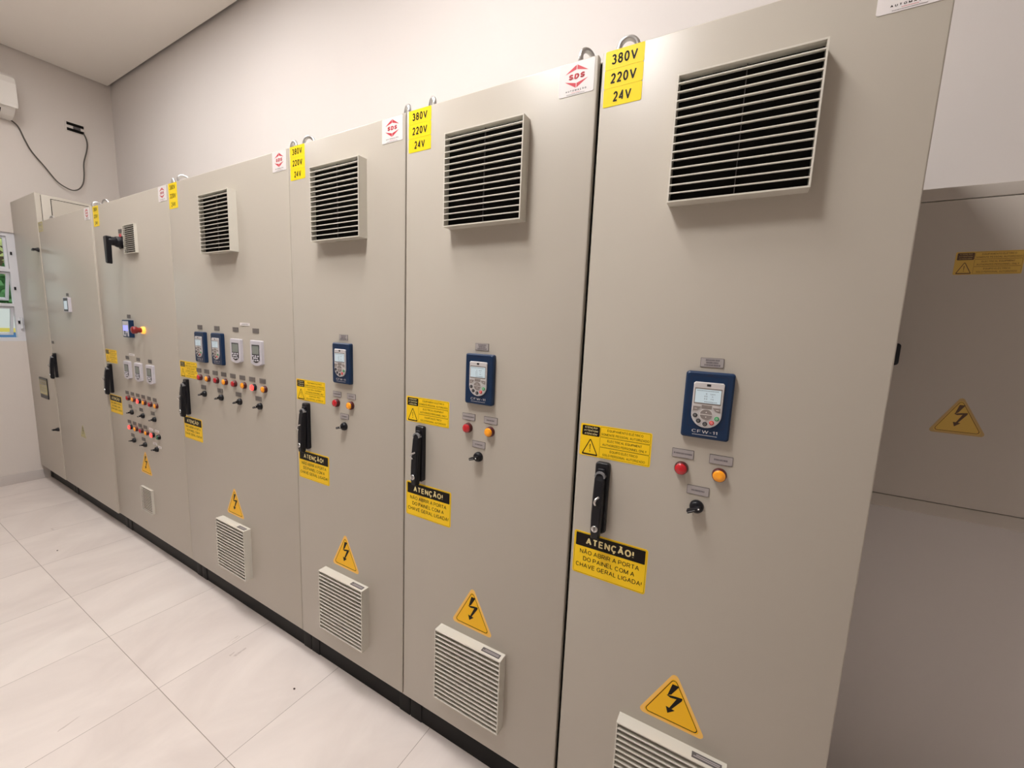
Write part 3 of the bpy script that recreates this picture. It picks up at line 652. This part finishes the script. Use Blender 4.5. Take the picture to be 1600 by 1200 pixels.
# ------------------------------------------------ cabinet 7 (nearest), 6, 5: the same layout
near = [(7, 'nearest grey cabinet at the right end of the row, beside the shadowed wall box', [(-0.147, 12)]),
        (6, 'narrow grey cabinet second from the right end, just left of the nearest cabinet', [(-0.743, -30), (-0.248, 62)]),
        (5, 'narrow grey cabinet with one blue keypad, directly right of the wide four-keypad cabinet', [(-1.345, 20), (-0.845, -30)])]
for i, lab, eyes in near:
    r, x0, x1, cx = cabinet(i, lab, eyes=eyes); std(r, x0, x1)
    grille(r, cx + 0.007 if i == 7 else cx, 1.875, 0.250, 0.034, 14); grille(r, cx - 0.004, 0.361, 0.250, 0.034, 15, True)
    part('high_voltage_sticker', m_tri(), r, (cx - 0.007, 0, 0.590))
    keypad_blue(r, cx, 1.322)
    part('nameplate', m_plate(1, lines=3), r, (cx, 0, 1.4155)); part('nameplate', m_plate(2, lines=1), r, (cx - 0.040, 0, 1.2045)); part('nameplate', m_plate(3, lines=1), r, (cx + 0.038, 0, 1.204)); part('nameplate', m_plate(4, lines=1), r, (cx - 0.001, 0, 1.125))
    lamp(r, cx - 0.040, 1.171, 'red_lamp'); lamp(r, cx + 0.038, 1.171, 'amber_lamp'); selector(r, cx, 1.088, {7: -28, 6: -18, 5: -18}[i])
# ------------------------------------------------ cabinet 4: wide, two blue and two white keypads
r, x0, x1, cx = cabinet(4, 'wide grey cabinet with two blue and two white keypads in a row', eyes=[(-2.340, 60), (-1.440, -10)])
std(r, x0, x1)
grille(r, cx, 1.875, 0.250, 0.034, 14); grille(r, cx - 0.010, 0.361, 0.250, 0.034, 15, True); part('high_voltage_sticker', m_tri(), r, (cx - 0.014, 0, 0.590))
for x in (-2.124, -1.966): keypad_blue(r, x, 1.322)
for x in (-1.806, -1.644): keypad_white(r, x, 1.323)
for j, x in enumerate((-2.139, -1.980, -1.818, -1.658)): part('nameplate', m_plate(j, k='plate_dark'), r, (x, 0, 1.4175))
part('nameplate', m_plate(9, 0.075, 0.013, 'white', 1), r, (-1.740, 0, 1.443), label='small white printed strip')
lz = 1.171
for j, x in enumerate((-2.157, -2.080, -2.000, -1.922, -1.842, -1.762, -1.683, -1.602)):
    lamp(r, x, lz, ('red_lamp', 'amber_lamp', 'red_lamp', 'amber_lamp', 'red_lamp', 'amber_lamp', 'red_lit', 'amber_lamp')[j]); part('nameplate', m_plate(j + 2, k='plate_dark'), r, (x - 0.019, 0, 1.2045))
for j, x in enumerate((-2.125, -1.967, -1.806, -1.644)): selector(r, x, 1.092, -18); part('nameplate', m_plate(j, k='plate_dark'), r, (x - 0.014, 0, 1.1235))
# ------------------------------------------------ cabinet 3: incoming panel with many lamps
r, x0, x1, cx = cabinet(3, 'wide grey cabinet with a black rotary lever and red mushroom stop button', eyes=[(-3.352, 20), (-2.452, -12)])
std(r, x0, x1)
grille(r, -2.845, 1.877, 0.152, 0.013, 13); grille(r, -2.900, 0.348, 0.150, 0.012, 13); part('high_voltage_sticker', m_tri(), r, (-2.900, 0, 0.585))
# rotary main switch
b = MB(); b.prism(rrect(0.066, 0.066, 0.006), -0.004, 0, 'black2', 0.001); b.lathe([(0.030, 0.003), (0.030, 0.022), (0.026, 0.030), (0.0, 0.030)], 'black', n=26); sw = part('rotary_main_switch', b.mesh('rotary_main_switch'), r, (-2.985, 0, 1.868))
b = MB(); b.lathe([(0.024, 0.028), (0.024, 0.058), (0.020, 0.066), (0.0, 0.066)], 'black', n=24)
b.prism(rpoly([(-0.013, -0.125), (0.012, -0.125), (0.022, 0.024), (-0.022, 0.024)], 0.008), -0.072, -0.050, 'black', 0.003)
part('lever', b.mesh('lever'), sw, (-2.985, 0, 1.868)); b = MB(); b.box(-0.012, 0.012, -0.006, -0.003, 0.030, 0.046, 'red_ink'); part('position_window', b.mesh('position_window'), sw, (-2.985, 0, 1.868), label='small red position mark above the black lever')
part('nameplate', m_plate(3, k='plate_dark'), r, (-2.995, 0, 1.932))
# power meter
b = MB(); b.prism(rrect(0.096, 0.100, 0.004), -0.022, 0, 'blue', 0.002); pm = part('power_meter', b.mesh('power_meter'), r, (-2.960, 0, 1.381))
b = MB(); b.prism(rrect(0.080, 0.086, 0.003), -0.0228, -0.021, 'hmi_white'); b.flat(rrect(0.052, 0.016, 0.001, 0, 0.032), -0.0231, 'silver'); part('faceplate', b.mesh('faceplate'), pm, (-2.960, 0, 1.381))
b = MB(); b.prism(rrect(0.066, 0.032, 0.001), -0.0240, -0.0226, 'lcd_blue'); part('screen', b.mesh('screen'), pm, (-2.960, 0, 1.384), label='violet-blue lit screen')
for dx, dz in ((-0.014, -0.026), (0.014, -0.026), (-0.014, -0.014), (0.014, -0.036)):
    b = MB(); b.lathe([(0.006, 0), (0.006, 0.0012), (0, 0.0015)], 'blue', n=14); part('key', b.mesh('key'), pm, (-2.960 + dx, -0.0228, 1.378 + dz))
part('nameplate', m_plate(1, k='plate_dark'), r, (-2.972, 0, 1.452))
# emergency stop
b = MB(); b.lathe([(0.0200, 0), (0.0200, 0.008), (0.0175, 0.014), (0.0, 0.014)], 'amber_lit', n=26); es = part('emergency_stop_button', b.mesh('emergency_stop_button'), r, (-2.775, 0, 1.379), label='red mushroom button on a glowing amber collar')
b = MB(); b.lathe([(0.0140, 0.013), (0.0140, 0.030), (0.0195, 0.034), (0.0200, 0.050), (0.0150, 0.056), (0.0, 0.057)], 'estop', n=26); part('mushroom_head', b.mesh('mushroom_head'), es, (-2.775, 0, 1.379))
for j, x in enumerate((-3.034, -2.880, -2.722)): keypad_white(r, x, 1.132); part('nameplate', m_plate(j, k='plate_dark'), r, (x - 0.010, 0, 1.206))
part('nameplate', m_plate(9, 0.075, 0.013, 'white', 1), r, (-2.975, 0, 1.228), label='small white printed strip')
row = (-3.066, -2.988, -2.912, -2.836, -2.757, -2.682)
for j, x in enumerate(row):
    lamp(r, x, 0.958, ('red_lamp', 'amber_lamp', 'red_lit', 'amber_lamp', 'red_lamp', 'amber_lamp')[j]); part('nameplate', m_plate(j, k='plate_dark'), r, (x - 0.027, 0, 0.989))
    lamp(r, x, 0.777, ('red_lit', 'amber_lamp', 'red_lamp', 'amber_lamp', 'red_lit', 'green_lamp')[j])
    part('nameplate', m_plate(j + 3, k='plate_dark') if j < 4 else m_plate(9, 0.05, 0.013, 'white', 1), r, (x - 0.030, 0, 0.806))
for j, x in enumerate((-3.034, -2.878, -2.722)):
    selector(r, x, 0.874, -15); part('nameplate', m_plate(j + 1, k='plate_dark'), r, (x - 0.028, 0, 0.906)); selector(r, x, 0.698, -12)
    part('nameplate', m_plate(j + 1, k='plate_dark') if j < 2 else m_plate(9, 0.05, 0.013, 'white', 1), r, (x - 0.027, 0, 0.726))
part('nameplate', m_plate(9, 0.04, 0.013, 'white', 1), r, (-2.690, 0, 0.715), label='small white printed strip')
# ------------------------------------------------ cabinet 2
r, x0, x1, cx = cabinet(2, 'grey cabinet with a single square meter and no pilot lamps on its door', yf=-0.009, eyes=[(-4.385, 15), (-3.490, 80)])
R2 = -0.009
b = MB(); b.prism(rrect(0.100, 0.070, 0.003), -0.0006, 0, 'pale_yellow')
for t_, zz_ in (('380V', 0.016), ('220V', -0.016)): b.text(t_, 0, zz_, 0.07, 0.016, 'pale_ink', -0.0008, 0.18)
part('voltage_sticker', b.mesh('voltage_sticker'), r, (x0 + 0.055, R2, 2.068), label='pale yellow sticker')
part('company_sticker', m_logo(), r, (x1 - 0.057, R2, 2.067))
b = MB(); b.prism(rrect(0.100, 0.100, 0.003), -0.016, 0, 'hmi_white', 0.001); b.flat(rrect(0.086, 0.090, 0.002), -0.0163, 'key_black')
mt_ = part('panel_meter', b.mesh('panel_meter'), r, (-3.945, R2, 1.511)); b = MB(); b.prism(rrect(0.062, 0.058, 0.001), -0.0175, -0.016, 'lcd'); part('screen', b.mesh('screen'), mt_, (-3.945, R2, 1.508))
part('nameplate', m_plate(2, k='plate_dark'), r, (-3.955, R2, 1.580))
for o_ in [handle]:
    h = part('door_handle', m_handle(), r, (x0 + 0.077, R2, 1.055)); part('lever', m_lever(), h, (x0 + 0.076, R2, 1.057)); part('lock_cylinder', m_lock(), h, (x0 + 0.076, R2, 0.985)); part('padlock_eye', m_hook(), h, (x0 + 0.076, R2, 1.056))
part('high_voltage_sticker', m_tri(0.68), r, (-3.922, R2, 0.615))
b = MB(); b.prism(rrect(0.12, 0.05, 0.003), -0.0006, 0, 'plate'); 
part('nameplate', m_plate(3, k='plate_dark'), r, (x0 + 0.045, R2, 1.228))
# ------------------------------------------------ cabinet 1 (far left, taller)
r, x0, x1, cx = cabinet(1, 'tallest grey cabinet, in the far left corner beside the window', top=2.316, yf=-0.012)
R1 = -0.012
for zk in (1.910, 0.540):
    b = MB(); b.lathe([(0.0150, 0), (0.0150, 0.006), (0.011, 0.014), (0.009, 0.020), (0.0, 0.020)], 'black', n=20)
    q = part('quarter_turn_latch', b.mesh('quarter_turn_latch'), r, (x1 - 0.028, R1, zk)); b = MB(); b.box(-0.030, 0.008, -0.034, -0.018, -0.007, 0.007, 'black', 0.003); part('wing', b.mesh('wing'), q, (x1 - 0.028, R1, zk), (0, math.radians(-8), 0))
b = MB(); b.prism(rrect(0.196, 0.168, 0.004), -0.006, 0, 'key_black', 0.001); sg = part('warning_plate', b.mesh('warning_plate'), r, (-4.722, R1, 0.842), label='black-edged plate with a pale attention notice')
part('attention_sticker', m_att(True), sg, (-4.722, R1 - 0.006, 0.850))
# side cover of the tall cabinet (a framed inspection cover facing the room)
b = MB(); b.box(x1 - 0.0008, x1 + 0.0012, 0.071, DEPTH - 0.05, 2.135, 2.287, 'body'); part('side_cover', b.mesh('side_cover'), r, (0, 0, 0))
b = MB(); e = 0.0022
b.box(x1 - 0.0005, x1 + 0.0004, 0.067, 0.071, 2.11, 2.291, 'dark_void'); b.box(x1 - 0.0005, x1 + 0.0004, 0.067, DEPTH - 0.046, 2.287, 2.291, 'dark_void'); part('cover_seam', b.mesh('cover_seam'), r, (0, 0, 0))
# ================================================================== WALL ENCLOSURE at the right
ex0, ex1, ey, ez0, ez1 = 0.480, 1.45, 0.480, 1.026, 1.862
r = thing('wall_enclosure', ((ex0 + ex1) / 2, YB, ez0), 'large grey steel box hung on the wall in shadow behind the nearest cabinet', 'wall enclosure')
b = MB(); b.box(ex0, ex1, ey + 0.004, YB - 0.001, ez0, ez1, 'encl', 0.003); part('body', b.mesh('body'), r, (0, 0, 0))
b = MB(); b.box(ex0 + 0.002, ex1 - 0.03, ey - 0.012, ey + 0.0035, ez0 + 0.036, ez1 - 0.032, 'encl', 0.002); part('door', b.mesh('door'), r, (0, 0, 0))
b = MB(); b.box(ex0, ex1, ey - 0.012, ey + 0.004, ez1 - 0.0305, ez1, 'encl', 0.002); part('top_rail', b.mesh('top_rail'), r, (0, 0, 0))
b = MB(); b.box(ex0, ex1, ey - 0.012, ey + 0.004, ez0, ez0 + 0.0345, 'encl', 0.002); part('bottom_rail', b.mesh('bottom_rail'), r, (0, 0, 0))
part('warning_sticker', m_warn(0.66), r, (0.653, ey - 0.012, 1.677)); part('high_voltage_sticker', m_tri(0.685), r, (0.654, ey - 0.012, 1.300))
b = MB(); b.prism(rrect(0.022, 0.058, 0.008), -0.012, 0, 'black', 0.002); part('latch', b.mesh('latch'), r, (0.5085, ey - 0.012, 1.446))
# ================================================================== AIR CONDITIONER
ay0, ay1 = -0.78, 0.052
r = thing('air_conditioner', (X0, (ay0 + ay1) / 2, 2.94), 'white split air conditioner high on the far left wall above the window', 'air conditioner')
def ysweep(b, prof, y0, y1, k, round_end=0.0):
    n = len(prof); cx = sum(p[0] for p in prof) / n; cz = sum(p[1] for p in prof) / n
    secs = [(y0, 1.0), (y1 - round_end, 1.0)]
    if round_end: secs += [(y1 - round_end * 0.3, 0.985), (y1, 0.94)]
    vs = []
    for y, s in secs: vs += [(cx + (p[0] - cx) * s, y, cz + (p[1] - cz) * s) for p in prof]
    fs = []
    for q in range(len(secs) - 1):
        for i in range(n): j = (i + 1) % n; fs.append((q * n + i, q * n + j, (q + 1) * n + j, (q + 1) * n + i))
    fs += [tuple(range(n)), tuple((len(secs) - 1) * n + i for i in range(n))]
    b.add(vs, fs, k)
b = MB(); ysweep(b, [(X0 + 0.001, 2.945), (X0 + 0.05, 2.940), (X0 + 0.11, 2.952), (X0 + 0.165, 2.985), (X0 + 0.178, 3.02), (X0 + 0.175, 3.20), (X0 + 0.15, 3.232), (X0 + 0.001, 3.235)], ay0 + 0.01, ay1 - 0.010, 'ac', 0.006); part('body', b.mesh('body'), r, (0, 0, 0))
b = MB(); ysweep(b, [(X0 + 0.166, 3.006), (X0 + 0.196, 2.998), (X0 + 0.203, 3.03), (X0 + 0.200, 3.17), (X0 + 0.186, 3.215), (X0 + 0.150, 3.240), (X0 + 0.150, 3.20), (X0 + 0.172, 3.17)], ay0, ay1, 'ac', 0.012); part('front_panel', b.mesh('front_panel'), r, (0, 0, 0))
b = MB(); b.box(-0.020, 0.020, ay0 + 0.04, -0.030, -0.004, 0.004, 'black'); part('air_slot', b.mesh('air_slot'), r, (X0 + 0.143, 0, 2.971), (0, math.radians(-31), 0))
b = MB(); b.box(-0.014, 0.014, ay0 + 0.045, -0.038, -0.003, 0.003, 'ac', 0.001); part('louvre_flap', b.mesh('louvre_flap'), r, (X0 + 0.128, 0, 2.957), (0, math.radians(-31), 0))
# power cord
pts = [(0.040, 2.950), (0.055, 2.940), (0.077, 2.909), (0.100, 2.830), (0.132, 2.746), (0.196, 2.650), (0.254, 2.560), (0.304, 2.522), (0.350, 2.510), (0.390, 2.535), (0.418, 2.590), (0.430, 2.665), (0.436, 2.764), (0.462, 2.870), (0.472, 2.930), (0.470, 2.980), (0.458, 3.020)]
def catm(P, n=5):
    out = []
    for i in range(len(P) - 1):
        p0 = P[max(i - 1, 0)]; p1 = P[i]; p2 = P[i + 1]; p3 = P[min(i + 2, len(P) - 1)]
        for q in range(n):
            t = q / n; out.append(tuple(0.5 * ((2 * p1[c]) + (-p0[c] + p2[c]) * t + (2 * p0[c] - 5 * p1[c] + 4 * p2[c] - p3[c]) * t * t + (-p0[c] + 3 * p1[c] - 3 * p2[c] + p3[c]) * t ** 3) for c in range(len(p1))))
    return out + [P[-1]]
P3 = [(X0 + 0.010 + 0.030 * math.sin(math.pi * i / (len(pts) - 1)), p[0], p[1]) for i, p in enumerate(pts)]
b = MB(); b.tube(catm(P3), 0.0048, 'cable', 8); o = part('power_cord', b.mesh('power_cord'), None); o['label'] = 'dark cord hanging in a loop from the air conditioner to the wall outlet'; o['category'] = 'cable'
# wall outlet
r = thing('wall_outlet', (X0, 0.410, 3.045), 'small white outlet plate with two black slots, right of the air conditioner', 'outlet')
b = MB(); b.box(0.0005, 0.006, -0.062, 0.062, -0.042, 0.042, 'wallL', 0.002); part('cover_plate', b.mesh('cover_plate'), r, (X0, 0.410, 3.045))
for zz in (0.023, -0.023): b = MB(); b.box(0.0055, 0.008, -0.053, 0.053, zz - 0.0115, zz + 0.0115, 'dark_void'); part('slot', b.mesh('slot'), r, (X0, 0.410, 3.045))
b = MB(); b.box(0.0055, 0.020, -0.015, 0.030, -0.013, 0.010, 'plate_edge', 0.005); part('plug', b.mesh('plug'), r, (X0, 0.410, 3.045), label='dark grey plug')
# ================================================================== OUTSIDE THE WINDOW
b = MB(); b.box(-22, X0 - 0.3, -8, 10, -0.25, -0.15, 'ext_ground'); o = struct('ground_outside', b.mesh('ground_outside')); o['kind'] = 'structure'
b = MB(); b.box(-9.2, -9.0, -6, 8, -0.15, 1.13, 'ext_blue'); b.box(-9.2, -8.99, -6, 8, 1.13, 1.19, 'ext_yellow'); b.box(-9.2, -9.0, -6, 8, 1.19, 1.52, 'ext_white')
o = part('garden_wall', b.mesh('garden_wall'), None); o['label'] = 'white outdoor wall with yellow band over blue, seen through the window'; o['category'] = 'wall'
def tree(x, y, h, rad, k, lab):
    t = thing('tree', (x, y, -0.15), lab, 'tree', 'trees outside the window')
    rnd = random.Random(int(x * 10 + y * 7)); b = MB(); b.tube([(x, y, -0.15), (x + 0.05, y, h * 0.25), (x, y + 0.08, h * 0.5), (x, y, h * 0.75)], 0.09, 'bark', 8); part('trunk', b.mesh('trunk'), t, (0, 0, 0))
    b = MB(); vs = []; fs = []
    for q in range(5200):
        u = Vector((rnd.gauss(0, 1), rnd.gauss(0, 1), rnd.gauss(0, 1))).normalized() * (rnd.random() ** 0.33)
        c = Vector((x + u.x * rad, y + u.y * rad, h * 0.58 + u.z * h * 0.48)); a = Vector((rnd.gauss(0, 1), rnd.gauss(0, 1), rnd.gauss(0, 1))).normalized(); bb = a.orthogonal().normalized(); s = rnd.uniform(0.05, 0.11)
        o_ = len(vs); vs += [c - a * s, c + bb * s * 0.45, c + a * s, c - bb * s * 0.45]; fs.append((o_, o_ + 1, o_ + 2, o_ + 3))
    b.add(vs, fs, k); part('crown', b.mesh('crown'), t, (0, 0, 0))
tree(-10.6, 0.75, 2.05, 1.35, 'leaf', 'low dark green tree outside, seen in the middle window pane')
tree(-15.2, 1.6, 7.4, 2.3, 'leaf_light', 'pale yellow-green tree outside, filling the top window pane')
tree(-10.3, -2.5, 5.4, 1.6, 'leaf', 'unseen green tree added to block the sky in the door reflections')  # added unseen tree: keeps sky out of the far doors' reflections
tree(-13.4, -5.2, 5.0, 1.7, 'leaf', 'green tree outside, to the left of the window view')
# ================================================================== small grit on the floor
for n_, (x, y, lab) in enumerate(((-3.39, -0.30, 'tiny dark crumb on the floor tiles near the far cabinets'), (-1.27, -0.12, 'tiny dark crumb on the floor below the narrow cabinets'))):
    b = MB(); bm = bmesh.new(); bmesh.ops.create_icosphere(bm, subdivisions=1, radius=0.004)
    for v in bm.verts: v.co = Vector((v.co.x * 1.4, v.co.y, v.co.z * 0.5 + 0.002))
    b.bm(bm, 'speck'); o = part('crumb', b.mesh('crumb'), None, (x, y, 0)); o['label'] = lab; o['category'] = 'debris'
